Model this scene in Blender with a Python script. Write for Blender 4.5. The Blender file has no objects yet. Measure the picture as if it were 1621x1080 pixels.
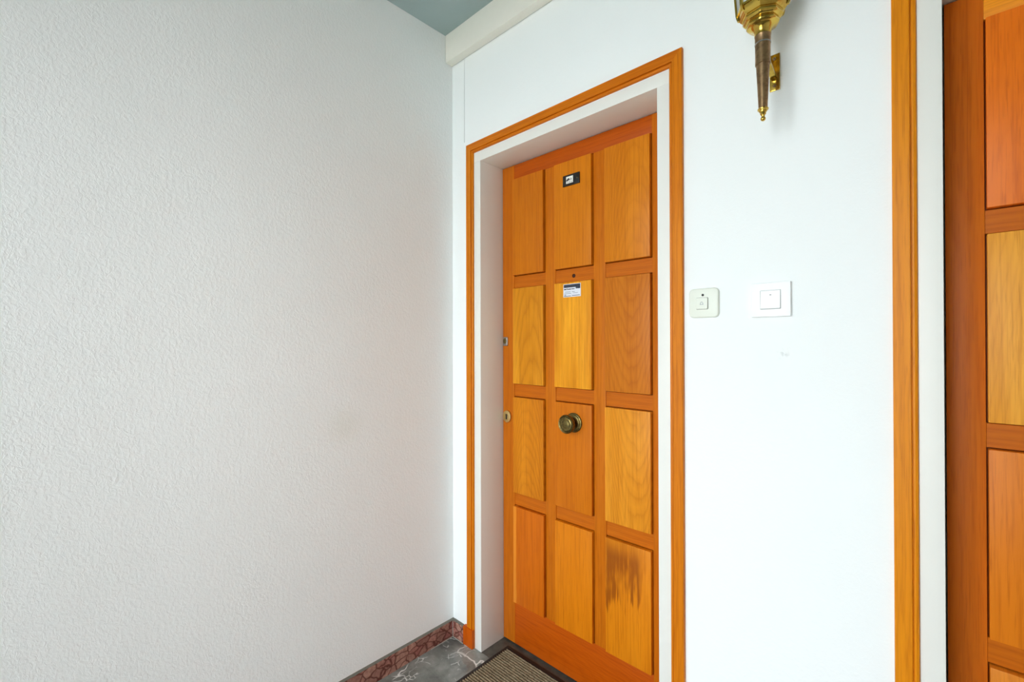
import bpy, bmesh, math, random
from mathutils import Vector, Matrix

scene = bpy.context.scene
col = scene.collection

# ------------------------------------------------------------------ camera
CAM_F, CAM_YAW, CAM_PITCH, CAM_ROLL = 717.62, -0.7594, 0.0042, -0.0023
CAM_LOC = Vector((1.5635, -1.2691, 1.2747))
cam_data = bpy.data.cameras.new('camera')
cam_data.sensor_fit = 'HORIZONTAL'
cam_data.sensor_width = 36.0
cam_data.lens = CAM_F * 36.0 / 1621.0
cam_data.clip_start = 0.02
cam = bpy.data.objects.new('camera', cam_data)
col.objects.link(cam)
_c, _s = math.cos(CAM_YAW), math.sin(CAM_YAW)
_fw, _rt, _up = Vector((_s, _c, 0)), Vector((_c, -_s, 0)), Vector((0, 0, 1))
_fw2 = _fw * math.cos(CAM_PITCH) + _up * math.sin(CAM_PITCH)
_up2 = _up * math.cos(CAM_PITCH) - _fw * math.sin(CAM_PITCH)
_r3 = _rt * math.cos(CAM_ROLL) + _up2 * math.sin(CAM_ROLL)
_u3 = _up2 * math.cos(CAM_ROLL) - _rt * math.sin(CAM_ROLL)
m = Matrix((_r3, _u3, -_fw2)).transposed().to_4x4()
m.translation = CAM_LOC
cam.matrix_world = m
scene.camera = cam

# ------------------------------------------------------------------ daylight and exposure
world = bpy.data.worlds.new('overcast_sky')
scene.world = world
world.use_nodes = True
_bg = world.node_tree.nodes['Background']
_bg.inputs['Color'].default_value = (0.975, 0.975, 1.03, 1)
_bg.inputs['Strength'].default_value = 5.0
vs = scene.view_settings
vs.view_transform = 'Standard'
vs.look = 'None'
vs.gamma = 1.0
vs.use_curve_mapping = False
vs.exposure = 1.15
scene.cycles.use_denoising = True
scene.cycles.max_bounces = 12
scene.cycles.diffuse_bounces = 8

ROOM_X, ROOM_Y, ROOM_Z = 2.6, -2.4, 2.612     # right wall, window wall, ceiling
WIN = (0.20, 1.50, 0.04, 2.40)                # glazed entrance in the wall behind the viewer: x0, x1, z0, z1

portal_data = bpy.data.lights.new('window_portal', 'AREA')
portal_data.shape = 'RECTANGLE'
portal_data.size = WIN[1] - WIN[0]
portal_data.size_y = WIN[3] - WIN[2]
portal_data.cycles.is_portal = True
portal = bpy.data.objects.new('window_portal', portal_data)
col.objects.link(portal)
portal.location = ((WIN[0] + WIN[1]) / 2, ROOM_Y - 0.13, (WIN[2] + WIN[3]) / 2)
portal.rotation_euler = (math.radians(90), 0, 0)      # faces +y, into the room

# ------------------------------------------------------------------ helpers
def lin(r, g, b):
    f = lambda c: (c / 255 / 12.92) if c / 255 <= 0.04045 else ((c / 255 + 0.055) / 1.055) ** 2.4
    return (f(r), f(g), f(b), 1.0)

def shade(c, k):
    return (c[0] * k, c[1] * k, c[2] * k, 1.0)

def tag(o, label=None, cat=None, group=None, kind=None):
    if label: o['label'] = label
    if cat: o['category'] = cat
    if group: o['group'] = group
    if kind: o['kind'] = kind
    return o

def empty(name, loc, label=None, cat=None, kind=None):
    o = bpy.data.objects.new(name, None)
    o.empty_display_size = 0.05
    col.objects.link(o)
    o.location = loc
    return tag(o, label, cat, None, kind)

def link_mesh(name, me, mat, parent=None, loc=(0, 0, 0), smooth=None):
    """loc is given in world space; parents here are unrotated empties or meshes."""
    if mat and not me.materials:
        me.materials.append(mat)
    if smooth is not None:
        for p in me.polygons: p.use_smooth = True
        me.set_sharp_from_angle(angle=math.radians(smooth))
    o = bpy.data.objects.new(name, me)
    col.objects.link(o)
    off = Vector((0, 0, 0))
    p = parent
    while p is not None:
        off += p.location
        p = p.parent
    o.parent = parent
    o.location = Vector(loc) - off
    return o

def box_bm(bm, x0, x1, y0, y1, z0, z1):
    r = bmesh.ops.create_cube(bm, size=1.0)
    for v in r['verts']:
        v.co = Vector(((x0 + x1) / 2 + v.co.x * (x1 - x0), (y0 + y1) / 2 + v.co.y * (y1 - y0), (z0 + z1) / 2 + v.co.z * (z1 - z0)))
    return r['verts']

def box(name, x0, x1, y0, y1, z0, z1, mat, parent=None, bevel=0.0, seg=2):
    cx, cy, cz = (x0 + x1) / 2, (y0 + y1) / 2, (z0 + z1) / 2
    bm = bmesh.new()
    box_bm(bm, x0 - cx, x1 - cx, y0 - cy, y1 - cy, z0 - cz, z1 - cz)
    if bevel:
        bmesh.ops.bevel(bm, geom=bm.edges[:], offset=bevel, segments=seg, profile=0.6, affect='EDGES')
    me = bpy.data.meshes.new(name)
    bm.to_mesh(me); bm.free()
    return link_mesh(name, me, mat, parent, (cx, cy, cz), smooth=35 if bevel else None)

def boxes(name, lst, mat, parent=None):
    bm = bmesh.new()
    for b in lst: box_bm(bm, *b)
    me = bpy.data.meshes.new(name)
    bm.to_mesh(me); bm.free()
    return link_mesh(name, me, mat, parent)

def pydata(name, verts, faces, mat, parent=None, loc=(0, 0, 0), smooth=None):
    me = bpy.data.meshes.new(name)
    me.from_pydata(verts, [], faces)
    bm = bmesh.new(); bm.from_mesh(me)
    bmesh.ops.recalc_face_normals(bm, faces=bm.faces[:])
    bm.to_mesh(me); bm.free()
    return link_mesh(name, me, mat, parent, loc, smooth)

def lathe(name, prof, n, mat, parent=None, loc=(0, 0, 0), axis='Z', start=0.0, smooth=40, squash=(1, 1)):
    """prof: (height, radius) pairs; a radius of 0 closes the end with a point."""
    vs_, fs = [], []
    rings = []
    for h, r in prof:
        if r <= 1e-7:
            rings.append([len(vs_)]); vs_.append((0, 0, h))
        else:
            rings.append(list(range(len(vs_), len(vs_) + n)))
            for k in range(n):
                a = start + 2 * math.pi * k / n
                vs_.append((r * math.cos(a) * squash[0], r * math.sin(a) * squash[1], h))
    for A, B in zip(rings, rings[1:]):
        for k in range(n):
            k2 = (k + 1) % n
            if len(A) == 1 and len(B) == 1: continue
            if len(A) == 1: fs.append((A[0], B[k2], B[k]))
            elif len(B) == 1: fs.append((A[k], A[k2], B[0]))
            else: fs.append((A[k], A[k2], B[k2], B[k]))
    if len(rings[0]) > 1: fs.append(tuple(reversed(rings[0])))
    if len(rings[-1]) > 1: fs.append(tuple(rings[-1]))
    if axis == '-Y':    # height runs out of the door wall towards the viewer
        vs_ = [(x, -z, y) for x, y, z in vs_]
    return pydata(name, vs_, fs, mat, parent, loc, smooth)

def sweep(name, prof, place, mat, parent, loc):
    """prof: closed list of (w, d); place(w, d, end) gives the point at end 0 or 1."""
    n = len(prof)
    vs_ = [place(w, d, 0) for w, d in prof] + [place(w, d, 1) for w, d in prof]
    vs_ = [tuple(Vector(v) - Vector(loc)) for v in vs_]
    fs = [(k, (k + 1) % n, n + (k + 1) % n, n + k) for k in range(n)]
    fs += [tuple(range(n)), tuple(range(n, 2 * n))]
    return pydata(name, vs_, fs, mat, parent, loc)

def rounded_plate(name, cx, cz, w, h, r, y0, y1, mat, parent, edge=0.002, dome=0.0, seg=6):
    """A plate on a wall: outline with rounded corners, bevelled front edge, facing -y."""
    def outline(w, h, r):
        pts = []
        for sx, sz, a0 in ((1, 1, 0), (-1, 1, 90), (-1, -1, 180), (1, -1, 270)):
            for k in range(seg + 1):
                a = math.radians(a0 + 90 * k / seg)
                pts.append((sx * (w / 2 - r) + r * math.cos(a), sz * (h / 2 - r) + r * math.sin(a)))
        return pts
    rings = [(outline(w, h, r), 0.0), (outline(w, h, r), (y0 - y1) - edge)]
    for k in (1, 2, 3):
        t = math.radians(30 * k)
        d = edge * (1 - math.cos(t)); 
        rings.append((outline(w - 2 * d, h - 2 * d, max(r - d, 0.0004)), (y0 - y1) - edge + edge * math.sin(t)))
    if dome:
        rings.append((outline(w * 0.6, h * 0.6, r * 0.6), (y0 - y1) + dome))
    vs_, fs = [], []
    n = len(rings[0][0])
    for pts, d in rings:
        for x, z in pts: vs_.append((x, -d, z))
    for i in range(len(rings) - 1):
        for k in range(n):
            fs.append((i * n + k, i * n + (k + 1) % n, (i + 1) * n + (k + 1) % n, (i + 1) * n + k))
    fs.append(tuple(range(n))); fs.append(tuple(range((len(rings) - 1) * n, len(rings) * n)))
    return pydata(name, vs_, fs, mat, parent, (cx, y0, cz), smooth=40)

# ------------------------------------------------------------------ materials
class NT:
    def __init__(self, name):
        self.mat = bpy.data.materials.new(name)
        self.mat.use_nodes = True
        self.t = self.mat.node_tree
        self.b = self.t.nodes['Principled BSDF']
    def n(self, typ, **kw):
        nd = self.t.nodes.new(typ)
        for k, v in kw.items(): setattr(nd, k, v)
        return nd
    def put(self, sock, v):
        if isinstance(v, bpy.types.NodeSocket): self.t.links.new(v, sock)
        else: sock.default_value = v
    def math(self, op, a, b=None, c=None, clamp=False):
        nd = self.n('ShaderNodeMath', operation=op, use_clamp=clamp)
        self.put(nd.inputs[0], a)
        if b is not None: self.put(nd.inputs[1], b)
        if c is not None: self.put(nd.inputs[2], c)
        return nd.outputs[0]
    def vmath(self, op, a, b):
        nd = self.n('ShaderNodeVectorMath', operation=op)
        self.put(nd.inputs[0], a); self.put(nd.inputs[1], b)
        return nd.outputs[0]
    def sep(self, v):
        nd = self.n('ShaderNodeSeparateXYZ'); self.put(nd.inputs[0], v); return nd.outputs
    def comb(self, x, y, z):
        nd = self.n('ShaderNodeCombineXYZ')
        for s, v in zip(nd.inputs, (x, y, z)): self.put(s, v)
        return nd.outputs[0]
    def noise(self, vec, scale, detail=2.0, rough=0.5, dist=0.0):
        nd = self.n('ShaderNodeTexNoise')
        self.put(nd.inputs['Vector'], vec)
        nd.inputs['Scale'].default_value = scale
        nd.inputs['Detail'].default_value = detail
        nd.inputs['Roughness'].default_value = rough
        nd.inputs['Distortion'].default_value = dist
        return nd.outputs[0]
    def voronoi(self, vec, scale, feature='F1', out='Distance', rnd=1.0):
        nd = self.n('ShaderNodeTexVoronoi', feature=feature)
        self.put(nd.inputs['Vector'], vec)
        nd.inputs['Scale'].default_value = scale
        nd.inputs['Randomness'].default_value = rnd
        return nd.outputs[out]
    def mix(self, f, a, b, blend='MIX'):
        nd = self.n('ShaderNodeMix', data_type='RGBA', blend_type=blend)
        self.put(nd.inputs[0], f); self.put(nd.inputs[6], a); self.put(nd.inputs[7], b)
        return nd.outputs[2]
    def ramp(self, f, *stops):
        nd = self.n('ShaderNodeValToRGB')
        self.put(nd.inputs[0], f)
        e = nd.color_ramp.elements
        while len(e) < len(stops): e.new(0.5)
        for el, (p, c) in zip(e, stops):
            el.position = p
            el.color = c if isinstance(c, tuple) else (c, c, c, 1)
        return nd.outputs[0]
    def maprange(self, v, a, b, c=0.0, d=1.0, smooth=True):
        nd = self.n('ShaderNodeMapRange', interpolation_type='SMOOTHSTEP' if smooth else 'LINEAR')
        self.put(nd.inputs[0], v)
        for s, x in zip(nd.inputs[1:5], (a, b, c, d)): s.default_value = x
        return nd.outputs[0]
    def bump(self, h, strength, dist):
        nd = self.n('ShaderNodeBump')
        nd.inputs['Strength'].default_value = strength
        nd.inputs['Distance'].default_value = dist
        self.put(nd.inputs['Height'], h)
        self.t.links.new(nd.outputs[0], self.b.inputs['Normal'])
    def set(self, color=None, rough=None, metal=None, spec=None, coat=None):
        for k, v in (('Base Color', color), ('Roughness', rough), ('Metallic', metal), ('Specular IOR Level', spec), ('Coat Weight', coat)):
            if v is not None: self.put(self.b.inputs[k], v)
        return self.mat
    def obj(self):
        return self.n('ShaderNodeTexCoord').outputs['Object']
    def pos(self):
        return self.n('ShaderNodeNewGeometry').outputs['Position']

def wood(name, rgb, axis='Z', arch=0.0, x0=0.0, freq=1.0, contrast=0.5, seed=0.0, streak=0.35, rough=0.36, extra=None, wob=1.0):
    """Varnished oak. arch bends the grain into pointed arches, axis is the grain direction."""
    w = NT(name)
    s = w.sep(w.obj())
    across, along = (s[0], s[2]) if axis == 'Z' else (s[2], s[0])
    u = w.math('ADD', across, -x0)
    # slow wander of the year rings
    slow = w.noise(w.comb(w.math('MULTIPLY', across, 9.0), seed, w.math('MULTIPLY', along, 1.6)), 1.0, 3.0, 0.55)
    mid = w.noise(w.comb(w.math('MULTIPLY', across, 45.0), seed + 3.1, w.math('MULTIPLY', along, 5.0)), 1.0, 2.0, 0.5)
    v = w.math('MULTIPLY', slow, 5.5 * wob)
    v = w.math('ADD', v, w.math('MULTIPLY', mid, 0.9 * wob))
    if arch:
        v = w.math('ADD', v, w.math('MULTIPLY', w.math('MULTIPLY', u, u), 900.0 * abs(arch)))
        v = w.math('ADD', v, w.math('MULTIPLY', along, 26.0 * arch))
    else:
        v = w.math('ADD', v, w.math('MULTIPLY', u, 70.0))
    v = w.math('MULTIPLY', v, freq)
    fr = w.math('FRACT', v)
    ring = w.ramp(fr, (0.0, 0.15), (0.16, 0.55), (0.55, 0.95), (0.86, 0.7), (1.0, 0.15))
    fib = w.noise(w.comb(w.math('MULTIPLY', across, 300.0), seed + 7.7, w.math('MULTIPLY', along, 12.0)), 1.0, 2.0, 0.6)
    tone = w.noise(w.comb(w.math('MULTIPLY', across, 16.0), seed + 11.3, w.math('MULTIPLY', along, 2.0)), 1.0, 2.0, 0.5)
    lines = w.noise(w.comb(w.math('MULTIPLY', across, 150.0), seed + 19.1, w.math('MULTIPLY', along, 3.0)), 1.0, 3.0, 0.65)
    base = lin(*rgb)
    base = (base[0], base[1] * 1.0, base[2] * 0.5, 1)
    dark = (base[0] * 0.60, base[1] * 0.44, base[2] * 0.35, 1)
    light = (min(base[0] * 1.22, 0.98), base[1] * 1.42, base[2] * 2.2, 1)
    c = w.mix(w.math('MULTIPLY', w.math('SUBTRACT', 1.0, ring), contrast, clamp=True), base, dark)
    c = w.mix(w.maprange(tone, 0.42, 0.75, 0.0, streak), c, light)
    c = w.mix(w.maprange(lines, 0.46, 0.72, 0.0, 0.42), c, dark)
    c = w.mix(w.maprange(fib, 0.52, 0.72, 0.0, 0.36), c, dark)
    if extra: c = extra(w, c, s, base)
    w.set(color=c, rough=rough, spec=0.16)
    w.bump(w.math('ADD', w.math('MULTIPLY', fib, 0.6), w.math('MULTIPLY', ring, 0.3)), 0.18, 0.0006)
    return w.mat

def plaster(name, rgb, scale, strength, dist, stretch=1.0, smudge=None, stain=None):
    w = NT(name)
    p = w.pos()
    q = w.vmath('MULTIPLY', p, (1.0, 1.0, stretch))
    a = w.noise(q, scale, 4.0, 0.62, 0.6)
    b = w.voronoi(q, scale * 0.8)
    c2 = w.noise(p, 2.3, 2.0, 0.5)
    h = w.math('ADD', w.math('MULTIPLY', w.ramp(a, (0.40, 0.0), (0.66, 1.0)), 0.8), w.math('MULTIPLY', b, 0.35))
    base = lin(*rgb)
    c = w.mix(w.maprange(c2, 0.35, 0.7, 0.0, 0.10), base, (base[0] * 0.93, base[1] * 0.93, base[2] * 0.90, 1))
    for (ctr, rad, rgb2, amt, ns) in (smudge or []):
        d = w.n('ShaderNodeVectorMath', operation='DISTANCE')
        w.put(d.inputs[0], p); d.inputs[1].default_value = ctr
        k = w.maprange(d.outputs['Value'], 0.0, rad, 1.0, 0.0)
        if ns: k = w.math('MULTIPLY', k, w.maprange(w.noise(p, ns, 2.0), 0.5, 0.62))
        c = w.mix(w.math('MULTIPLY', k, amt), c, lin(*rgb2))
    w.set(color=c, rough=0.85, spec=0.25)
    w.bump(h, strength, dist)
    return w.mat

def plain(name, rgb, rough=0.5, metal=0.0, spec=0.5, speck=0.06, nscale=60.0, bump=0.0, coat=None):
    w = NT(name)
    nz = w.noise(w.obj(), nscale, 3.0, 0.55)
    base = lin(*rgb)
    w.set(color=w.mix(w.math('MULTIPLY', nz, speck * 2), base, shade(base, 0.6)), rough=rough, metal=metal, spec=spec, coat=coat)
    if bump: w.bump(nz, bump, 0.001)
    return w.mat

M = {}
M['wall_left'] = plaster('stippled_plaster', (243, 245, 244), 120.0, 0.42, 0.0015, 0.75,
                         smudge=[((0, -0.50, 0.98), 0.10, (214, 212, 186), 0.16, 0)])
M['wall_door'] = plaster('white_plaster', (243, 246, 245), 85.0, 0.20, 0.0010, 1.0,
                         smudge=[((1.281, 0, 1.248), 0.022, (165, 170, 168), 0.28, 75.0)])
M['white_paint'] = plain('white_gloss_paint', (234, 233, 226), 0.45, speck=0.02, nscale=20)
M['boxing_paint'] = plain('cream_boxing_paint', (240, 236, 224), 0.5, speck=0.05, nscale=30)
M['ceiling'] = plain('grey_green_ceiling_paint', (168, 186, 186), 0.8, spec=0.2, speck=0.05, nscale=15)

def marble_floor():
    w = NT('grey_veined_marble')
    p = w.pos()
    wob = w.n('ShaderNodeTexNoise'); w.put(wob.inputs['Vector'], p); wob.inputs['Scale'].default_value = 5.0; wob.inputs['Detail'].default_value = 4.0
    q = w.vmath('ADD', p, w.vmath('MULTIPLY', wob.outputs['Color'], (0.16, 0.16, 0.16)))
    cloud = w.noise(q, 9.0, 5.0, 0.6)
    vein = w.voronoi(w.vmath('MULTIPLY', q, (1.0, 0.55, 1.0)), 9.0, 'DISTANCE_TO_EDGE')
    gate = w.maprange(w.noise(p, 7.0, 2.0), 0.47, 0.62)
    vm = w.math('MULTIPLY', w.maprange(vein, 0.0, 0.026, 1.0, 0.0), gate)
    v2 = w.voronoi(w.vmath('MULTIPLY', q, (1.4, 1.0, 1.0)), 24.0, 'DISTANCE_TO_EDGE')
    g2 = w.maprange(w.noise(w.vmath('ADD', p, (3.3, 1.7, 0.0)), 13.0, 3.0), 0.52, 0.62)
    vm = w.math('MAXIMUM', vm, w.math('MULTIPLY', w.math('MULTIPLY', w.maprange(v2, 0.0, 0.05, 1.0, 0.0), g2), 0.85))
    c = w.ramp(cloud, (0.32, lin(78, 82, 79)), (0.52, lin(122, 126, 121)), (0.72, lin(156, 160, 154)))
    c = w.mix(vm, c, lin(236, 238, 234))
    w.set(color=c, rough=0.22, spec=0.5)
    return w.mat
M['marble'] = marble_floor()

def threshold_stone():
    w = NT('dark_grey_threshold_stone')
    c = w.ramp(w.noise(w.pos(), 26.0, 5.0, 0.6), (0.3, lin(66, 66, 60)), (0.7, lin(98, 98, 90)))
    w.set(color=c, rough=0.4)
    return w.mat
M['threshold'] = threshold_stone()

def breccia():
    w = NT('red_breccia_marble')
    p = w.pos()
    wob = w.n('ShaderNodeTexNoise'); w.put(wob.inputs['Vector'], p); wob.inputs['Scale'].default_value = 14.0; wob.inputs['Detail'].default_value = 3.0
    q = w.vmath('ADD', w.vmath('MULTIPLY', p, (1.0, 0.8, 1.25)), w.vmath('MULTIPLY', wob.outputs['Color'], (0.05, 0.05, 0.05)))
    e = w.voronoi(q, 30.0, 'DISTANCE_TO_EDGE')
    cellc = w.n('ShaderNodeTexVoronoi'); w.put(cellc.inputs['Vector'], q); cellc.inputs['Scale'].default_value = 30.0
    cs = w.sep(cellc.outputs['Color'])
    grain = w.noise(p, 90.0, 4.0, 0.65)
    c = w.ramp(cs[0], (0.0, lin(150, 106, 94)), (0.5, lin(190, 146, 128)), (1.0, lin(166, 104, 96)))
    c = w.mix(w.maprange(grain, 0.35, 0.7, 0.0, 0.6), c, lin(118, 70, 60))
    seam = w.math('ADD', e, w.math('MULTIPLY', w.math('SUBTRACT', grain, 0.5), 0.10))
    c = w.mix(w.maprange(seam, 0.0, 0.13, 0.95, 0.0), c, lin(84, 34, 22))
    w.set(color=c, rough=0.3)
    return w.mat
M['breccia'] = breccia()
M['grout'] = plain('pale_grout', (176, 172, 160), 0.9, speck=0.15, nscale=200)
M['mortar'] = plain('grey_mortar', (120, 118, 108), 0.9, speck=0.2, nscale=150)

M['rubber'] = plain('black_rubber', (32, 28, 24), 0.6, speck=0.2, nscale=120)
def mat_pile():
    w = NT('brown_ribbed_carpet')
    p = w.pos()
    n1 = w.noise(p, 380.0, 3.0, 0.7)
    n2 = w.noise(w.vmath('MULTIPLY', p, (1, 3, 1)), 60.0, 2.0)
    c = w.ramp(w.math('ADD', w.math('MULTIPLY', n1, 0.7), w.math('MULTIPLY', n2, 0.3)), (0.32, lin(92, 78, 58)), (0.5, lin(140, 122, 96)), (0.68, lin(186, 168, 138)))
    w.set(color=c, rough=0.95, spec=0.1)
    w.bump(n1, 0.6, 0.001)
    return w.mat
M['pile'] = mat_pile()

def brass(name, bright, dull, rough, amount, nscale=30.0):
    w = NT(name)
    nz = w.noise(w.obj(), nscale, 4.0, 0.6)
    k = w.maprange(nz, 0.40, 0.68, 0.0, amount)
    w.set(color=w.mix(k, lin(*bright), lin(*dull)), metal=1.0, rough=w.math('ADD', w.math('MULTIPLY', k, 0.25), rough))
    return w.mat
M['brass'] = brass('polished_brass', (214, 180, 84), (156, 120, 50), 0.11, 0.5)
M['brass_dull'] = brass('tarnished_brown_brass', (158, 128, 92), (110, 88, 66), 0.34, 0.7, 60)
M['brass_aged'] = brass('antique_dark_brass', (128, 112, 66), (70, 62, 40), 0.28, 0.8, 160)
M['brass_lock'] = brass('pale_lock_brass', (226, 204, 140), (190, 164, 100), 0.3, 0.4)
M['steel'] = brass('worn_steel', (190, 190, 186), (130, 130, 126), 0.3, 0.6)
M['dark'] = plain('black_recess', (24, 20, 16), 0.6, speck=0.1)
M['hole'] = plain('dark_brown_lens', (58, 22, 10), 0.25, speck=0.05)
M['black_plastic'] = plain('black_plastic', (22, 20, 20), 0.35, speck=0.1)
M['label_white'] = plain('white_label_card', (236, 236, 228), 0.6, speck=0.03)
M['ink'] = plain('black_print', (38, 38, 42), 0.7, speck=0.05)
M['ink_grey'] = plain('grey_print', (140, 144, 156), 0.7, speck=0.05)
M['sticker_navy'] = plain('navy_print', (44, 50, 66), 0.5, speck=0.05)
M['sticker_pale'] = plain('pale_blue_sticker', (226, 230, 240), 0.45, speck=0.03)
M['bell_cream'] = plain('cream_plastic', (228, 231, 218), 0.4, speck=0.02)
M['gap_shade_grey'] = plain('grey_painted_gap_shade', (150, 152, 148), 0.6, speck=0.03)  # grey colour standing in for shade in the gaps round button and rocker
M['switch_white'] = plain('white_plastic', (242, 244, 244), 0.35, speck=0.0)
def glass_mat():
    w = NT('clear_glass')
    w.b.inputs['Roughness'].default_value = 0.05
    tr = w.n('ShaderNodeBsdfTransparent'); tr.inputs[0].default_value = (0.93, 0.97, 0.97, 1)
    gl = w.n('ShaderNodeBsdfGlossy'); gl.inputs['Roughness'].default_value = 0.04
    fr = w.n('ShaderNodeFresnel'); fr.inputs[0].default_value = 1.45
    mx = w.n('ShaderNodeMixShader')
    w.put(mx.inputs[0], fr.outputs[0]); w.put(mx.inputs[1], tr.outputs[0]); w.put(mx.inputs[2], gl.outputs[0])
    w.t.links.new(mx.outputs[0], w.t.nodes['Material Output'].inputs[0])
    return w.mat
M['glass'] = glass_mat()
def lamp_glass():
    w = NT('milky_lantern_glass')
    w.set(color=w.mix(w.noise(w.obj(), 40.0), lin(214, 222, 226), lin(232, 236, 236)), rough=0.15, spec=0.5)
    w.b.inputs['Alpha'].default_value = 0.6
    return w.mat
M['lamp_glass'] = lamp_glass()
M['frosted'] = plain('opal_bulb_glass', (240, 240, 232), 0.3, speck=0.0)
M['terrace'] = plain('pale_terrace_paving', (190, 188, 180), 0.9, speck=0.1, nscale=20)

# ------------------------------------------------------------------ the room shell
R = 0.1288                     # door face sits this far behind the wall face
BACK = 0.178                   # bottom of the door recess
OPEN1 = (0.181, 0.954)         # clear openings between the white linings
OPEN2 = (1.566, 2.339)
OTOP = 2.030
LIN = 0.039                    # width of the white lining seen from the front
WT = 0.30

rec = [(o[0] - LIN, o[1] + LIN) for o in (OPEN1, OPEN2)]
rtop = OTOP + LIN
parts = [(-0.2, 0.0795, 0, WT, -0.1, ROOM_Z),
         (0.0795, 0.0822, 0, WT, -0.1, 2.135),                      # the plaster joint is open only above the casing
         (0.0795, 0.0822, 0.040, WT, 2.135, ROOM_Z),
         (0.0822, rec[0][0], 0, WT, -0.1, ROOM_Z),
         (rec[0][0], rec[0][1], 0, WT, rtop, ROOM_Z),
         (rec[0][0], rec[0][1], BACK, WT, -0.1, rtop),
         (rec[0][1], rec[1][0], 0, WT, -0.1, ROOM_Z),
         (rec[1][0], rec[1][1], 0, WT, rtop, ROOM_Z),
         (rec[1][0], rec[1][1], BACK, WT, -0.1, rtop),
         (rec[1][1], ROOM_X + 0.2, 0, WT, -0.1, ROOM_Z)]
tag(boxes('wall_back', parts, M['wall_door']), 'white plaster wall holding the two panelled wooden doors', 'wall', kind='structure')
tag(boxes('wall_left', [(-0.2, 0, ROOM_Y - 0.2, 0, -0.1, ROOM_Z)], M['wall_left']), 'stippled white plaster wall on the left', 'wall', kind='structure')
tag(boxes('wall_right', [(ROOM_X, ROOM_X + 0.2, ROOM_Y - 0.2, 0, -0.1, ROOM_Z)], M['wall_door']), 'white plaster wall closing the lobby on the right', 'wall', kind='structure')
tag(boxes('wall_front', [(0, WIN[0], ROOM_Y - 0.2, ROOM_Y, -0.1, ROOM_Z), (WIN[1], ROOM_X, ROOM_Y - 0.2, ROOM_Y, -0.1, ROOM_Z),
                         (WIN[0], WIN[1], ROOM_Y - 0.2, ROOM_Y, WIN[3], ROOM_Z), (WIN[0], WIN[1], ROOM_Y - 0.2, ROOM_Y, -0.1, WIN[2])],
          M['wall_door']), 'white wall with the glazed entrance behind the viewer', 'wall', kind='structure')
tag(boxes('ceiling', [(-0.2, ROOM_X + 0.2, ROOM_Y - 0.2, WT, ROOM_Z, ROOM_Z + 0.15)], M['ceiling']), 'dull grey-green painted ceiling', 'ceiling', kind='structure')

floor = boxes('floor', [(-0.2, ROOM_X + 0.2, ROOM_Y - 0.2, WT, -0.16, -0.10), (0, ROOM_X, ROOM_Y, 0, -0.10, -0.020)], M['mortar'])
tag(floor, 'polished grey marble floor with white veins', 'floor', kind='structure')
T = 0.60
x = 0.0
while x < ROOM_X - 0.01:
    x1 = min(x + T, ROOM_X)
    y = 0.0
    while y > ROOM_Y + 0.01:
        y1 = max(y - T, ROOM_Y)
        box('tile', x + 0.0004, x1 - 0.0004, y1 + 0.0004, y - 0.0004, -0.020, 0.0, M['marble'], floor)
        y = y1
    x = x1
for o in (OPEN1, OPEN2):
    box('threshold', o[0] - LIN, o[1] + LIN, 0.0004, BACK, -0.10, -0.0005, M['threshold'], floor)

# glazed entrance behind the viewer, the source of the daylight
wn = empty('window_1', ((WIN[0] + WIN[1]) / 2, ROOM_Y - 0.1, WIN[2]), 'white framed glazed entrance behind the viewer', 'window', 'structure')
yf0, yf1 = ROOM_Y - 0.13, ROOM_Y - 0.07
fw_ = 0.05
box('frame_jamb', WIN[0], WIN[0] + fw_, yf0, yf1, WIN[2], WIN[3], M['white_paint'], wn)
box('frame_jamb', WIN[1] - fw_, WIN[1], yf0, yf1, WIN[2], WIN[3], M['white_paint'], wn)
box('frame_head', WIN[0] + fw_, WIN[1] - fw_, yf0, yf1, WIN[3] - fw_, WIN[3], M['white_paint'], wn)
box('frame_sill', WIN[0] + fw_, WIN[1] - fw_, yf0, yf1, WIN[2], WIN[2] + fw_, M['white_paint'], wn)
mx_ = (WIN[0] + WIN[1]) / 2
box('mullion', mx_ - 0.03, mx_ + 0.03, yf0, yf1, WIN[2] + fw_, WIN[3] - fw_, M['white_paint'], wn)
for a, b in ((WIN[0] + fw_, mx_ - 0.03), (mx_ + 0.03, WIN[1] - fw_)):
    box('pane', a, b, ROOM_Y - 0.103, ROOM_Y - 0.097, WIN[2] + fw_, WIN[3] - fw_, M['glass'], wn)
tag(boxes('terrace', [(-4, 8, -12, ROOM_Y - 0.2, -0.25, -0.06)], M['terrace']), 'pale paved terrace outside the glazed entrance', 'terrace', kind='structure')

# ------------------------------------------------------------------ boxing under the ceiling
bx_ = empty('trim_5', (ROOM_X / 2, 0, 2.494), 'cream boxed-in ledge along the top of the door wall', 'trim', 'structure')
box('boxing_front', 0.0018, ROOM_X, -0.0400, -0.030, 2.4955, ROOM_Z, M['boxing_paint'], bx_, 0.0012)
box('boxing_underside', 0.0022, ROOM_X, -0.0395, -0.0034, 2.4925, 2.5000, M['boxing_paint'], bx_, 0.0012)
box('boxing_core', 0.002, ROOM_X, -0.031, -0.0045, 2.501, ROOM_Z, M['boxing_paint'], bx_)

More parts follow.
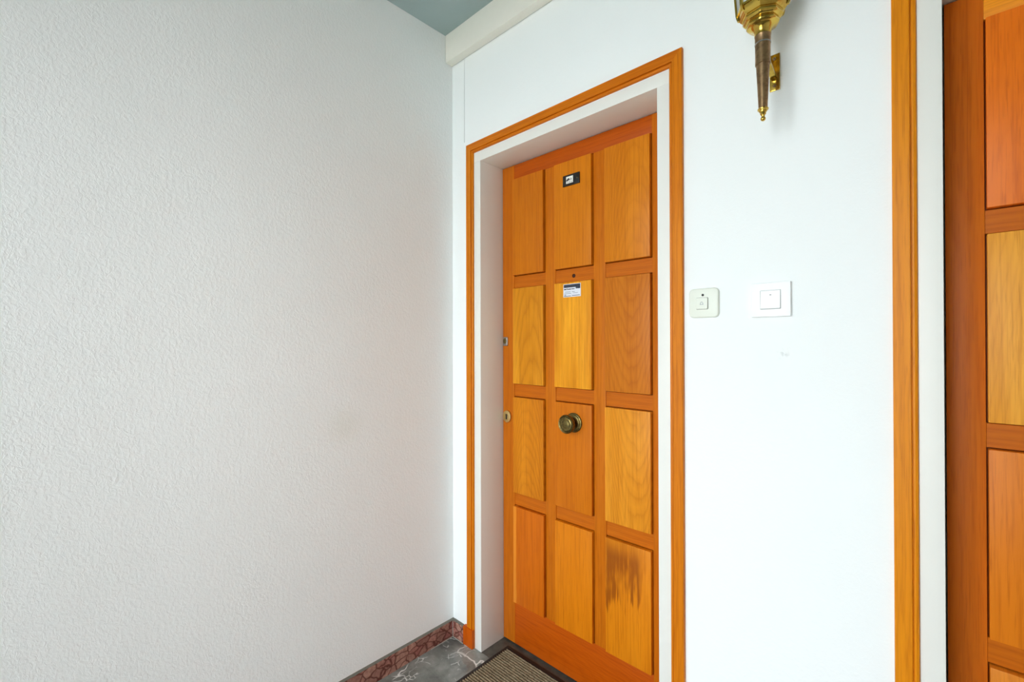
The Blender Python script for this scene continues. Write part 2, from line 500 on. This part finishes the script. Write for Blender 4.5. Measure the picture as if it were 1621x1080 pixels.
# ------------------------------------------------------------------ skirtings
SK_H, SK_T = 0.0686, 0.016
sk = empty('baseboard_left', (0, ROOM_Y / 2, 0), 'low red breccia marble skirting along the left wall', 'baseboard', 'structure')
yy = -0.0
seglen = [0.78, 0.98, 0.64]
for L in seglen:
    box('stone', 0.0, SK_T, yy - L + 0.0006, yy - 0.0006, 0.0, SK_H, M['breccia'], sk, 0.0008, 1)
    yy -= L
box('mortar_line', 0.0, 0.0135, ROOM_Y, -0.001, SK_H, SK_H + 0.0016, M['mortar'], sk)
box('grout_line', SK_T - 0.001, SK_T + 0.0022, -0.135, -SK_T, 0.0, 0.0022, M['grout'], sk)
sb = empty('baseboard_back', (0.85, 0, 0), 'red breccia marble skirting pieces on the door wall', 'baseboard', 'structure')
for a, b in ((SK_T, 0.084), (1.046, 1.469), (2.436, ROOM_X)):
    box('stone', a + 0.0006, b, -SK_T, 0.0, 0.0, SK_H, M['breccia'], sb, 0.0008, 1)
box('mortar_line', 0.0135, 0.084, -0.0135, 0.0, SK_H, SK_H + 0.0016, M['mortar'], sb)
box('grout_line', SK_T, 0.084, -SK_T - 0.0022, -SK_T + 0.001, 0.0, 0.0022, M['grout'], sb)
box('grout_line', SK_T - 0.0004, SK_T + 0.0018, -SK_T - 0.0018, -SK_T + 0.0004, 0.0, SK_H, M['grout'], sb)

# ------------------------------------------------------------------ white linings
def lining(name, o, label):
    e = empty(name, ((o[0] + o[1]) / 2, 0, 0), label, 'trim', 'structure')
    g = 0.0012
    box('jamb', o[0] - LIN, o[0], -g, BACK, 0.0, OTOP, M['white_paint'], e, 0.0012)
    box('jamb', o[1], o[1] + LIN, -g, BACK, 0.0, OTOP, M['white_paint'], e, 0.0012)
    box('head_jamb', o[0] - LIN, o[1] + LIN, -g, BACK, OTOP, OTOP + LIN, M['white_paint'], e, 0.0012)
    return e
lining('trim_2', OPEN1, 'white painted door lining inside the left oak casing')
lining('trim_4', OPEN2, 'white painted door lining inside the right oak casing')

# ------------------------------------------------------------------ oak casings
def tick_marks(w, c, s, base):
    """old dents across the casing low down, each a short dark dash"""
    k = None
    pz = w.sep(w.pos())
    wob = w.math('ADD', pz[2], w.math('MULTIPLY', w.math('SUBTRACT', w.noise(w.pos(), 90.0), 0.5), 0.004))
    for zt, ln in ((0.318, 0.004), (0.340, 0.009), (0.353, 0.007), (0.377, 0.010), (0.386, 0.008), (0.409, 0.007), (0.418, 0.006), (0.438, 0.004)):
        a = w.maprange(w.math('ABSOLUTE', w.math('SUBTRACT', wob, zt)), 0.0006, 0.0016, 1.0, 0.0)
        b = w.maprange(w.math('ABSOLUTE', w.math('SUBTRACT', pz[0], 1.5172 - ln / 2)), ln / 2, ln / 2 + 0.002, 1.0, 0.0)
        a = w.math('MULTIPLY', a, b)
        k = a if k is None else w.math('MAXIMUM', k, a)
    return w.mix(w.math('MULTIPLY', k, 0.8), c, lin(62, 30, 8))

OAK = (214, 122, 24)
M['casing_a'] = wood('oak_casing', OAK, 'Z', contrast=0.35, seed=1.0, freq=0.8)
M['casing_b'] = wood('oak_casing_second', OAK, 'Z', contrast=0.35, seed=5.0, freq=0.8)
M['casing_h'] = wood('oak_casing_head', (208, 112, 20), 'X', contrast=0.35, seed=9.0, freq=0.8)
M['casing_marked'] = wood('oak_casing_dented', (226, 138, 26), 'Z', contrast=0.42, seed=14.0, freq=0.8, extra=tick_marks)
M['plinth'] = wood('oak_plinth', (196, 86, 12), 'Z', contrast=0.3, seed=17.0)

def casing(name, o, mats, label, W=0.040):
    e = empty(name, ((o[0] + o[1]) / 2, 0, 0), label, 'trim', 'structure')
    il, ir, it = o[0] - LIN, o[1] + LIN, OTOP + LIN + 0.002
    g = 0.012
    prof = [(0.0, 0.0), (0.0, 0.0045), (0.0015, 0.0075), (0.005, 0.0092), (0.0082, 0.0086), (0.0092, 0.0068),
            (0.0102, 0.0068), (0.0108, g - 0.0006), (0.0118, g), (W - 0.0016, g), (W - 0.0004, g - 0.0012), (W, g - 0.003), (W, 0.0)]
    loc = (il - W / 2, 0, 1.0)
    zb = 0.0
    sweep('casing_side', prof, lambda w, d, e_: (il - w, -d, (it + w) if e_ else zb), mats[0], e, loc)
    loc = (ir + W / 2, 0, 1.0)
    sweep('casing_side', prof, lambda w, d, e_: (ir + w, -d, (it + w) if e_ else zb), mats[1], e, loc)
    loc = ((il + ir) / 2, 0, it + W / 2)
    sweep('casing_head', prof, lambda w, d, e_: ((ir + w) if e_ else (il - w), -d, it + w), mats[2], e, loc)
    # small plinth blocks the sides stand on
    box('plinth_block', il - W - 0.018, il + 0.0, -0.017, 0.0, 0.0, 0.078, M['plinth'], e, 0.002)
    box('plinth_block', ir - 0.0, ir + W + 0.018, -0.017, 0.0, 0.0, 0.078, M['plinth'], e, 0.002)
    return e
casing('trim_1', OPEN1, (M['casing_a'], M['casing_b'], M['casing_h']), 'orange oak casing around the left door')
casing('trim_3', OPEN2, (M['casing_marked'], M['casing_a'], M['casing_h']), 'orange oak casing around the right door')

# ------------------------------------------------------------------ panelled doors
COLS = ((0.2524, 0.4178), (0.4738, 0.6435), (0.6983, 0.8706))
ROWS = ((1.558, 1.9622), (1.1039, 1.503), (0.6475, 1.0473), (0.1872, 0.5897))
PROUD = 0.0125

def worn(w, c, s, base):
    """old water stain: dark brush-like streaks hanging from the upper part of the panel"""
    x_, z_ = s[0], s[2]
    st = w.noise(w.comb(w.math('MULTIPLY', x_, 85.0), 4.0, w.math('MULTIPLY', z_, 4.5)), 1.0, 3.0, 0.65)
    st2 = w.noise(w.comb(w.math('MULTIPLY', x_, 22.0), 8.5, w.math('MULTIPLY', z_, 7.0)), 1.0, 2.0, 0.5)
    # lower limit falls towards the left
    lim = w.math('ADD', w.math('MULTIPLY', x_, 0.55), 0.015)
    zz = w.math('ADD', z_, w.math('MULTIPLY', w.math('SUBTRACT', st, 0.5), 0.34))
    k = w.maprange(w.math('SUBTRACT', zz, lim), -0.02, 0.02)
    k = w.math('MULTIPLY', k, w.maprange(z_, 0.14, 0.20, 1.0, 0.35))
    k = w.math('MULTIPLY', k, w.maprange(w.math('ADD', x_, w.math('MULTIPLY', st2, 0.03)), 0.052, 0.078, 1.0, 0.0))
    k = w.math('MULTIPLY', k, w.maprange(w.math('ADD', w.math('MULTIPLY', st2, 0.55), w.math('MULTIPLY', st, 0.45)), 0.40, 0.54, 0.12, 1.0))
    return w.mix(w.math('MULTIPLY', k, 0.80), c, lin(138, 66, 12))

def pale_edge(x_edge, zmin, amount=0.55):
    def f(w, c, s, base):
        k = w.maprange(w.math('ADD', s[0], w.math('MULTIPLY', w.math('SUBTRACT', w.noise(w.comb(2.0, 1.0, w.math('MULTIPLY', s[2], 9.0)), 1.0), 0.5), 0.016)), x_edge - 0.003, x_edge + 0.003, 1.0, 0.0)
        return w.mix(w.math('MULTIPLY', k, amount), c, lin(246, 160, 52))
    return f

# colour, arch, arch centre, frequency, contrast, streak, extra
P1 = {(0, 0): ((202, 112, 24), 0, 0, 0.5, 0.16, 0.20, None),
      (0, 1): ((212, 122, 26), 0, 0, 0.5, 0.16, 0.25, None),
      (0, 2): ((212, 124, 32), 1.0, 0.035, 0.65, 0.36, 0.40, None),
      (1, 0): ((218, 140, 40), 0.55, 0.022, 0.6, 0.55, 0.70, None),
      (1, 1): ((228, 146, 40), 0, 0, 0.55, 0.50, 1.0, None),
      (1, 2): ((202, 116, 40), -1.0, 0.010, 0.65, 0.45, 0.20, None),
      (2, 0): ((212, 126, 30), 1.15, -0.005, 0.62, 0.62, 0.50, None),
      (2, 1): ((206, 112, 24), 0, 0, 0.5, 0.18, 0.20, None),
      (2, 2): ((224, 142, 48), -0.9, 0.030, 0.75, 0.50, 0.60, None),
      (3, 0): ((206, 104, 22), 0, 0, 0.4, 0.18, 0.15, pale_edge(-0.066, 0)),
      (3, 1): ((220, 126, 26), 0, 0, 0.4, 0.14, 0.30, None),
      (3, 2): ((220, 130, 30), 0, 0, 0.4, 0.12, 0.25, worn)}
P2 = {(0, 0): ((232, 118, 36), 0.5, 0.0, 0.5, 0.16, 0.25, None),
      (1, 0): ((230, 154, 66), 0.4, 0.05, 0.8, 0.30, 0.50, None),
      (2, 0): ((222, 124, 34), 0, 0, 0.5, 0.18, 0.25, None),
      (3, 0): ((226, 134, 44), 0, 0, 0.7, 0.30, 0.40, None)}

def door(name, o, dx, style, stile_rgb, top_rgb, label, fit_plate, lx=0.002):
    x0, x1 = o[0] + lx, o[1] - 0.002
    z0, z1 = 0.007, OTOP - 0.003
    e = empty(name, ((x0 + x1) / 2, R, 0), label, 'door', 'structure')
    sd = name[-1]
    yb = R + 0.044
    sw = wood('oak_stile_' + sd, stile_rgb, 'Z', contrast=0.25, seed=21.0 + dx, streak=0.22, freq=0.7)
    mu = wood('oak_muntin_' + sd, (202, 110, 26), 'Z', contrast=0.30, seed=27.0 + dx, streak=0.22, freq=0.7)
    rl = wood('oak_rail_' + sd, (198, 104, 24), 'X', contrast=0.38, seed=33.0 + dx, streak=0.2, freq=0.7)
    tr = wood('oak_top_rail_' + sd, top_rgb, 'X', contrast=0.30, seed=38.0 + dx, streak=0.15, freq=0.8)
    br = wood('oak_bottom_rail_' + sd, (190, 84, 14), 'X', arch=0.6, x0=-0.06, contrast=0.30, seed=41.0 + dx, streak=0.25, freq=0.8)
    a = [c[0] + dx for c in COLS]; b = [c[1] + dx for c in COLS]
    G = 0.0026                                    # open joint between each panel and the framing
    dp = 0.0024                                   # rails lie a little behind the stiles
    yf = R + 0.014
    cm = wood('oak_core_' + sd, (150, 70, 16), 'Z', contrast=0.2, seed=45.0 + dx)
    box('core_board', x0 + 0.001, x1 - 0.001, yf, yb, z0 + 0.001, z1 - 0.001, cm, e)
    box('stile', x0, a[0] - G, R, yf, z0, z1, sw, e, 0.0012)
    box('stile', b[2] + G, x1, R, yf, z0, z1, sw, e, 0.0012)
    zt, zbm = ROWS[0][1] + G, ROWS[3][0] - G
    box('muntin', b[0] + G, a[1] - G, R, yf, zbm, zt, mu, e, 0.0010)
    box('muntin', b[1] + G, a[2] - G, R, yf, zbm, zt, mu, e, 0.0010)
    box('top_rail', a[0] - G, b[2] + G, R + 0.0008, yf, zt, z1, tr, e, 0.001)
    box('bottom_rail', a[0] - G, b[2] + G, R + 0.0008, yf, z0, zbm, br, e, 0.001)
    for r in range(3):
        for k in range(3):
            box('rail', a[k] - G, b[k] + G, R + dp, yf, ROWS[r + 1][1] + G, ROWS[r][0] - G, rl, e, 0.0006, 1)
    for r in range(4):
        for k in range(3):
            st = style.get((r, k), P1[(r, k)])
            mt = wood('oak_panel_%s_%d%d' % (sd, r, k), st[0], 'Z', arch=st[1], x0=st[2], freq=st[3], contrast=st[4], seed=50.0 + r * 7 + k * 3 + dx * 5, streak=st[5], extra=st[6])
            box('panel', a[k], b[k], R - PROUD, yf, ROWS[r][0], ROWS[r][1], mt, e, 0.0022)
    # ---- knob in the middle panel
    kx, kz, fy = 0.5660 + dx, 0.977, R - PROUD
    rs = lathe('knob_rose', [(0, 0.0), (0, 0.036), (0.003, 0.0365), (0.005, 0.035), (0.006, 0.031), (0.009, 0.030), (0.011, 0.026), (0.0125, 0.020)], 40, M['brass_aged'], e, (kx, fy, kz), '-Y', squash=(1, 1))
    tag(rs, 'aged brass round rose behind the knob')
    kb = lathe('knob', [(0.011, 0.016), (0.020, 0.0135), (0.026, 0.014), (0.030, 0.019), (0.034, 0.028), (0.038, 0.0325), (0.044, 0.0345), (0.049, 0.0345), (0.052, 0.0335), (0.0535, 0.0315),
                        (0.0525, 0.0295), (0.0515, 0.0275), (0.0535, 0.0255), (0.0545, 0.0215), (0.0535, 0.0185), (0.0545, 0.015), (0.056, 0.009), (0.0565, 0.0)], 44, M['brass_aged'], e, (kx, fy, kz), '-Y')
    tag(kb, 'aged dark brass round knob with ringed face')
    bm = bmesh.new()
    for q in range(28):                            # beading round the face of the knob
        t = 2 * math.pi * q / 28
        bmesh.ops.create_icosphere(bm, subdivisions=1, radius=0.0017, matrix=Matrix.Translation((0.0285 * math.cos(t), -0.0525, 0.0285 * math.sin(t))))
    me = bpy.data.meshes.new('beading'); bm.to_mesh(me); bm.free()
    link_mesh('beading', me, M['brass_aged'], kb, (kx, fy, kz), smooth=60)
    if fit_plate:
        # ---- cylinder lock on the stile
        lx_, lz_ = x0 + 0.0275, 0.960
        es = lathe('lock_escutcheon', [(0, 0.0), (0, 0.0235), (0.005, 0.0235), (0.0075, 0.0220), (0.0085, 0.0185), (0.0085, 0.0)], 36, M['brass_lock'], e, (lx_, R, lz_), '-Y', squash=(1, 1.12))
        tag(es, 'round brass keyhole escutcheon')
        kh = [( 0.0055 * math.cos(t * math.pi / 8), 0.006 + 0.0055 * math.sin(t * math.pi / 8)) for t in range(-2, 11)] + [(-0.0036, -0.010), (-0.002, -0.012), (0.002, -0.012), (0.0036, -0.010)]
        n = len(kh)
        pydata('keyhole', [(x_, 0, z_) for x_, z_ in kh] + [(x_, -0.0009, z_) for x_, z_ in kh],
               [tuple(range(n)), tuple(range(n, 2 * n))] + [(k, (k + 1) % n, n + (k + 1) % n, n + k) for k in range(n)], M['dark'], es, (lx_, R - 0.0083, lz_))
        lathe('lock_core', [(0, 0.0034), (0.0006, 0.0034), (0.0006, 0.0)], 14, M['brass_aged'], es, (lx_, R - 0.0091, lz_ + 0.006), '-Y')
        # ---- upper safety lock
        ul = rounded_plate('upper_lock_plate', x0 + 0.0180, 1.281, 0.026, 0.038, 0.004, R, R - 0.006, M['steel'], e, 0.0015)
        tag(ul, 'small steel upper lock plate')
        lathe('lock_core', [(0, 0.0098), (0.0025, 0.0098), (0.0035, 0.0085), (0.0035, 0.0)], 24, M['brass_aged'], ul, (x0 + 0.0170, R - 0.0058, 1.283), '-Y', squash=(0.9, 1.15))
        # ---- peephole
        ph = lathe('peephole', [(0, 0.0), (0, 0.0072), (0.0015, 0.0072), (0.0022, 0.0060), (0.0012, 0.0050), (0.0018, 0.0)], 24, M['hole'], e, (0.5570, R + dp, 1.5275), '-Y')
        tag(ph, 'small dark brown peephole')
        # ---- name plate
        px0, px1, pz0, pz1 = 0.5205, 0.5965, 1.8655, 1.9065
        npl = box('name_plate', px0, px1, fy - 0.005, fy, pz0, pz1, M['black_plastic'], e, 0.0012)
        tag(npl, 'black name plate with white card')
        card = box('name_card', 0.5365, 0.5685, fy - 0.0060, fy - 0.0045, 1.8735, 1.8995, M['label_white'], npl, 0.0006, 1)
        bm = bmesh.new()
        yq0, yq1 = -0.0064 , -0.0058
        for (u0, u1, v0, v1) in ((0.05, 0.55, 0.42, 0.56), (0.14, 0.46, 0.56, 0.66), (0.30, 0.50, 0.66, 0.74), (0.05, 0.30, 0.34, 0.42),
                                 (0.62, 0.68, 0.40, 0.72), (0.74, 0.80, 0.36, 0.70), (0.18, 0.26, 0.12, 0.22), (0.42, 0.52, 0.12, 0.24), (0.66, 0.86, 0.14, 0.20)):
            box_bm(bm, (u0 - 0.5) * 0.032, (u1 - 0.5) * 0.032, -0.0009, -0.0005, (v0 - 0.5) * 0.026, (v1 - 0.5) * 0.026)
        me = bpy.data.meshes.new('print'); bm.to_mesh(me); bm.free()
        link_mesh('print', me, M['ink'], card, (0.5525, fy - 0.00525, 1.8865))
        for sx in (px0 + 0.006, px1 - 0.010):
            lathe('screw', [(0, 0.0026), (0.0008, 0.0026), (0.0012, 0.0016), (0.0012, 0.0)], 12, M['brass_aged'], npl, (sx, fy - 0.005, 1.886), '-Y')
        # ---- sticker
        sx0, sx1, sz0, sz1 = 0.5190, 0.5985, 1.4470, 1.4960
        stk = box('sticker', sx0, sx1, fy - 0.0008, fy + 0.0002, sz0, sz1, M['sticker_pale'], e)
        tag(stk, 'small dark blue and white sticker')
        def prints(nm, mat, rects):
            bm = bmesh.new()
            W_, H_ = sx1 - sx0, sz1 - sz0
            for u0, u1, v0, v1 in rects:
                box_bm(bm, (u0 - 0.5) * W_, (u1 - 0.5) * W_, -0.0004, 0.0, (v0 - 0.5) * H_, (v1 - 0.5) * H_)
            me = bpy.data.meshes.new(nm); bm.to_mesh(me); bm.free()
            return link_mesh(nm, me, mat, stk, ((sx0 + sx1) / 2, fy - 0.0008, (sz0 + sz1) / 2))
        prints('header_print', M['sticker_navy'], [(0.03, 0.72, 0.72, 0.96), (0.72, 0.97, 0.60, 0.96)])
        prints('grey_print', M['ink_grey'], [(0.76, 0.92, 0.84, 0.87), (0.80, 0.90, 0.74, 0.77), (0.10, 0.42, 0.37, 0.41), (0.50, 0.66, 0.37, 0.41), (0.06, 0.46, 0.25, 0.29), (0.55, 0.84, 0.27, 0.30)])
        prints('text_print', M['ink'], [(0.04, 0.17, 0.56, 0.64), (0.20, 0.24, 0.56, 0.68), (0.26, 0.46, 0.56, 0.63), (0.48, 0.66, 0.57, 0.63), (0.03, 0.44, 0.05, 0.09), (0.50, 0.95, 0.08, 0.12), (0.06, 0.16, 0.14, 0.18)])
    return e

door('door_1', OPEN1, 0.0, P1, (198, 106, 26), (186, 84, 20), 'orange oak door with twelve raised panels and a centre knob', True)
door('door_2', OPEN2, 1.3806, P2, (208, 108, 34), (244, 156, 50), 'second panelled oak door cut off by the right edge', False, lx=0.0034)

# ------------------------------------------------------------------ doormat
MX0, MX1, MY0, MY1 = 0.2365, 0.9000, -0.36, 0.100
dm = empty('doormat', ((MX0 + MX1) / 2, (MY0 + MY1) / 2, 0), 'ribbed brown doormat with black rubber edge at the left door', 'doormat')
def mat_base():
    bm = bmesh.new()
    box_bm(bm, MX0, MX1, MY0, MY1, 0.0, 0.004)
    return bm
bmb = mat_base()
me = bpy.data.meshes.new('rubber_backing'); bmb.to_mesh(me); bmb.free()
link_mesh('rubber_backing', me, M['rubber'], dm)
bw = 0.016
for args in ((MX0, MX1, MY1 - bw, MY1), (MX0, MX1, MY0, MY0 + bw), (MX0, MX0 + bw, MY0 + bw, MY1 - bw), (MX1 - bw, MX1, MY0 + bw, MY1 - bw)):
    box('rubber_edge', args[0], args[1], args[2], args[3], 0.003, 0.0065, M['rubber'], dm, 0.0015)
random.seed(4)
vs_, fs = [], []
y = MY0 + bw + 0.002
pitch = 0.0112
nx = 96
while y < MY1 - bw - pitch:
    base_i = len(vs_)
    prof = [(0.0, 0.0035), (0.0005, 0.0085), (0.0033, 0.0110), (0.0061, 0.0085), (0.0066, 0.0035)]
    for k in range(nx + 1):
        xx = MX0 + bw + (MX1 - MX0 - 2 * bw) * k / nx
        jy, jz = random.uniform(-0.0003, 0.0003), random.uniform(-0.0008, 0.0006)
        for dy, z in prof: vs_.append((xx, y + dy + jy, z + (jz if z > 0.004 else 0)))
    for k in range(nx):
        for j in range(4):
            a_ = base_i + k * 5 + j
            fs.append((a_, a_ + 1, a_ + 6, a_ + 5))
    y += pitch
tag(pydata('ribbed_pile', vs_, fs, M['pile'], dm, smooth=50), kind='stuff')

# ------------------------------------------------------------------ doorbell button and light switch
bl = empty('doorbell_button', (1.0895, 0, 1.383), 'small cream doorbell push with rounded corners beside the left oak casing', 'doorbell')
rounded_plate('cover_plate', 1.0895, 1.3830, 0.079, 0.080, 0.012, 0.0, -0.0085, M['bell_cream'], bl, 0.003, dome=0.0012)
rounded_plate('button_gap_shade', 1.0869, 1.3814, 0.0330, 0.0330, 0.0030, -0.0085, -0.0099, M['gap_shade_grey'], bl, 0.0001)  # thin grey plate, paints the shaded gap round the push button
pb = rounded_plate('push_button', 1.0868, 1.3815, 0.031, 0.031, 0.003, -0.0085, -0.0140, M['bell_cream'], bl, 0.0012)
def icon():
    pts = [(-0.0046, -0.0030), (-0.0034, -0.0018), (-0.0030, 0.0012), (-0.0018, 0.0034), (0.0, 0.0042), (0.0018, 0.0034), (0.0030, 0.0012), (0.0034, -0.0018), (0.0046, -0.0030)]
    bm = bmesh.new()
    for (x0, z0), (x1, z1) in list(zip(pts, pts[1:])) + [(pts[-1], pts[0])]:
        d = Vector((x1 - x0, 0, z1 - z0)); n_ = Vector((-d.z, 0, d.x)).normalized() * 0.0005
        q = [Vector((x0, 0, z0)) + n_, Vector((x1, 0, z1)) + n_, Vector((x1, 0, z1)) - n_, Vector((x0, 0, z0)) - n_]
        va = [bm.verts.new(v) for v in q] + [bm.verts.new(v + Vector((0, -0.0003, 0))) for v in q]
        for f in ((0, 1, 2, 3), (4, 5, 6, 7), (0, 1, 5, 4), (1, 2, 6, 5), (2, 3, 7, 6), (3, 0, 4, 7)): bm.faces.new([va[k] for k in f])
    bmesh.ops.recalc_face_normals(bm, faces=bm.faces[:])
    me = bpy.data.meshes.new('bell_symbol'); bm.to_mesh(me); bm.free()
    return me
link_mesh('bell_symbol', icon(), M['ink_grey'], pb, (1.0868, -0.0140, 1.3815))
lathe('indicator_lens', [(0, 0.0033), (0.0012, 0.0033), (0.0020, 0.0020), (0.0022, 0.0)], 16, M['black_plastic'], bl, (1.0885, -0.0096, 1.4045), '-Y')

sw_ = empty('light_switch', (1.2535, 0, 1.381), 'square white rocker light switch below the brass wall lamp', 'light switch')
rounded_plate('switch_frame', 1.2535, 1.3810, 0.0885, 0.0850, 0.0022, 0.0, -0.0100, M['switch_white'], sw_, 0.0012)
# rocker, tilted in its frame
rk_v = [(-0.0222, -0.0002, -0.0226), (0.0222, -0.0002, -0.0226), (0.0222, -0.0002, 0.0226), (-0.0222, -0.0002, 0.0226),
        (-0.0217, -0.0042, -0.0221), (0.0217, -0.0042, -0.0221), (0.0217, -0.0012, 0.0221), (-0.0217, -0.0012, 0.0221)]
rounded_plate('rocker_gap_shade', 1.2540, 1.3808, 0.0462, 0.0472, 0.0012, -0.0098, -0.0102, M['gap_shade_grey'], sw_, 0.0001)  # flat grey plate behind the rocker, its edge painted as a shaded gap
rk = pydata('rocker', rk_v, [(0, 1, 2, 3), (4, 5, 6, 7), (0, 1, 5, 4), (1, 2, 6, 5), (2, 3, 7, 6), (3, 0, 4, 7)], M['switch_white'], sw_, (1.2540, -0.0100, 1.3810))
box('indicator_window', 1.2525, 1.2565, -0.0126, -0.0112, 1.3918, 1.3932, M['ink'], rk)

# ------------------------------------------------------------------ brass torch wall lamp
AX, AY = 1.2640, -0.105
lp = empty('wall_lamp', (AX, 0, 1.79), 'brass torch-shaped wall lamp with glass lantern top above the light switch', 'wall lamp')
wp = box('wall_plate', 1.2529, 1.2757, -0.004, 0.0, 1.9005, 1.9905, M['brass'], lp, 0.001)
for zz in (1.912, 1.979):
    lathe('screw', [(0, 0.0040), (0.001, 0.0040), (0.0022, 0.0028), (0.0026, 0.0)], 16, M['brass_dull'], wp, (AX, -0.004, zz), '-Y')
# arm from the plate to the stem: a curved flat strap
pts = [(-0.004, 1.928), (-0.020, 1.930), (-0.045, 1.938), (-0.070, 1.944), (AY + 0.010, 1.946)]
vv, ff = [], []
for k, (y_, z_) in enumerate(pts):
    for sx, dz in ((-0.006, -0.0035), (0.006, -0.0035), (0.006, 0.0035), (-0.006, 0.0035)): vv.append((AX + sx, y_, z_ + dz))
for k in range(len(pts) - 1):
    for j in range(4): ff.append((k * 4 + j, k * 4 + (j + 1) % 4, k * 4 + 4 + (j + 1) % 4, k * 4 + 4 + j))
ff += [(0, 1, 2, 3), tuple(4 * len(pts) - 4 + j for j in range(4))]
pydata('arm', vv, ff, M['brass'], lp, smooth=30)
A = (AX, AY, 0)
fn = lathe('finial', [(1.7985, 0.0035), (1.802, 0.0040), (1.805, 0.0065), (1.8075, 0.0060), (1.810, 0.0082), (1.8125, 0.0085), (1.814, 0.0112), (1.8165, 0.0116), (1.8185, 0.0100)], 24, M['brass'], lp, A)
lathe('finial_ball', [(1.7885, 0.0)] + [(1.794 - 0.0055 * math.cos(math.pi * k / 8), 0.0055 * math.sin(math.pi * k / 8)) for k in range(1, 8)] + [(1.7995, 0.0)], 20, M['brass'], fn, A)
lathe('tapered_stem', [(1.818, 0.0094), (1.870, 0.0118), (1.921, 0.0143)], 28, M['brass_dull'], lp, A)
lathe('upper_stem', [(1.9195, 0.0150), (1.9205, 0.0160), (1.935, 0.0158), (1.967, 0.0163)], 28, M['brass_dull'], lp, A)
lathe('stem_ring', [(1.9665, 0.0163), (1.9672, 0.0172), (1.9690, 0.0172), (1.9697, 0.0163)], 28, M['steel'], lp, A)
lathe('ferrule', [(1.969, 0.0164), (1.985, 0.0166), (1.9865, 0.0172), (1.988, 0.0166)], 28, M['brass_dull'], lp, A)
OCT = math.radians(-81.5)
def bowl_mesh():
    prof = [(1.987, 0.0172), (1.993, 0.0176), (1.999, 0.0196), (2.0035, 0.0232), (2.0065, 0.0275), (2.0080, 0.0318), (2.0098, 0.0338), (2.0125, 0.0346), (2.0152, 0.0343), (2.0170, 0.0328), (2.0182, 0.0330),
            (2.0192, 0.0372), (2.0215, 0.0402), (2.0250, 0.0420), (2.0285, 0.0420), (2.0305, 0.0406), (2.0316, 0.0410), (2.0324, 0.0446), (2.0360, 0.0480), (2.0420, 0.0506), (2.0500, 0.0520)]
    n = 48
    vv, ff = [], []
    for h, r in prof:
        t = max(0.0, min(1.0, (h - 1.996) / 0.022))
        for k in range(n):
            a_ = 2 * math.pi * k / n
            q = (a_ % (math.pi / 4)) - math.pi / 8
            octo = math.cos(math.pi / 8) / math.cos(q)
            rr = r * ((1 - t) + t * octo)
            vv.append((rr * math.cos(OCT + a_), rr * math.sin(OCT + a_), h))
    for i in range(len(prof) - 1):
        for k in range(n): ff.append((i * n + k, i * n + (k + 1) % n, (i + 1) * n + (k + 1) % n, (i + 1) * n + k))
    ff += [tuple(range(n)), tuple(range((len(prof) - 1) * n, len(prof) * n))]
    return vv, ff
bowl = pydata('bowl', *bowl_mesh(), M['brass'], lp, A, smooth=33)
lathe('rim', [(2.0495, 0.0515), (2.0500, 0.0552), (2.0545, 0.0556), (2.0550, 0.0515)], 8, M['brass'], bowl, A, start=OCT, smooth=None)
ZT = 2.235
ER0, ER1 = 0.0535, 0.0680          # lantern widens upward
for k in range(8):
    a0 = OCT + math.pi / 4 * k
    d, t = Vector((math.cos(a0), math.sin(a0), 0)), Vector((-math.sin(a0), math.cos(a0), 0))
    vv = []
    for z_, r_ in ((2.040, 0.0505), (2.044, 0.0525), (2.052, 0.0545), (ZT, ER1)):
        for s1, s2 in ((-1, -1), (1, -1), (1, 1), (-1, 1)):
            p_ = d * (r_ + 0.0022 * s2) + t * (0.0034 * s1)
            vv.append((AX + p_.x, AY + p_.y, z_))
    ff = [(i * 4 + j, i * 4 + (j + 1) % 4, i * 4 + 4 + (j + 1) % 4, i * 4 + 4 + j) for i in range(3) for j in range(4)] + [(0, 1, 2, 3), (12, 13, 14, 15)]
    pydata('post', vv, ff, M['brass'], lp)
    a1 = a0 + math.pi / 4
    e1 = Vector((math.cos(a1), math.sin(a1), 0))
    vv = []
    for z_, r_ in ((2.054, ER0 - 0.001), (ZT, ER1 - 0.001)):
        for dd in (d, e1):
            for off in (0, -0.002):
                p_ = dd * (r_ + off)
                vv.append((AX + p_.x, AY + p_.y, z_))
    pydata('pane', vv, [(0, 2, 6, 4), (1, 3, 7, 5), (0, 2, 3, 1), (4, 6, 7, 5), (0, 1, 5, 4), (2, 3, 7, 6)], M['lamp_glass'], lp)
lathe('cap', [(ZT - 0.001, 0.0735), (ZT + 0.006, 0.0745), (ZT + 0.012, 0.0660), (ZT + 0.030, 0.0480), (ZT + 0.048, 0.0240), (ZT + 0.056, 0.0100), (ZT + 0.066, 0.0085), (ZT + 0.072, 0.0)], 8, M['brass'], lp, A, start=OCT, smooth=None)
lathe('candle_sleeve', [(2.050, 0.0), (2.050, 0.0125), (2.120, 0.0125), (2.122, 0.0)], 20, M['label_white'], lp, A)
lathe('bulb', [(2.121, 0.0), (2.121, 0.0085), (2.132, 0.0150), (2.146, 0.0175), (2.162, 0.0140), (2.180, 0.0060), (2.192, 0.0)], 20, M['frosted'], lp, A)
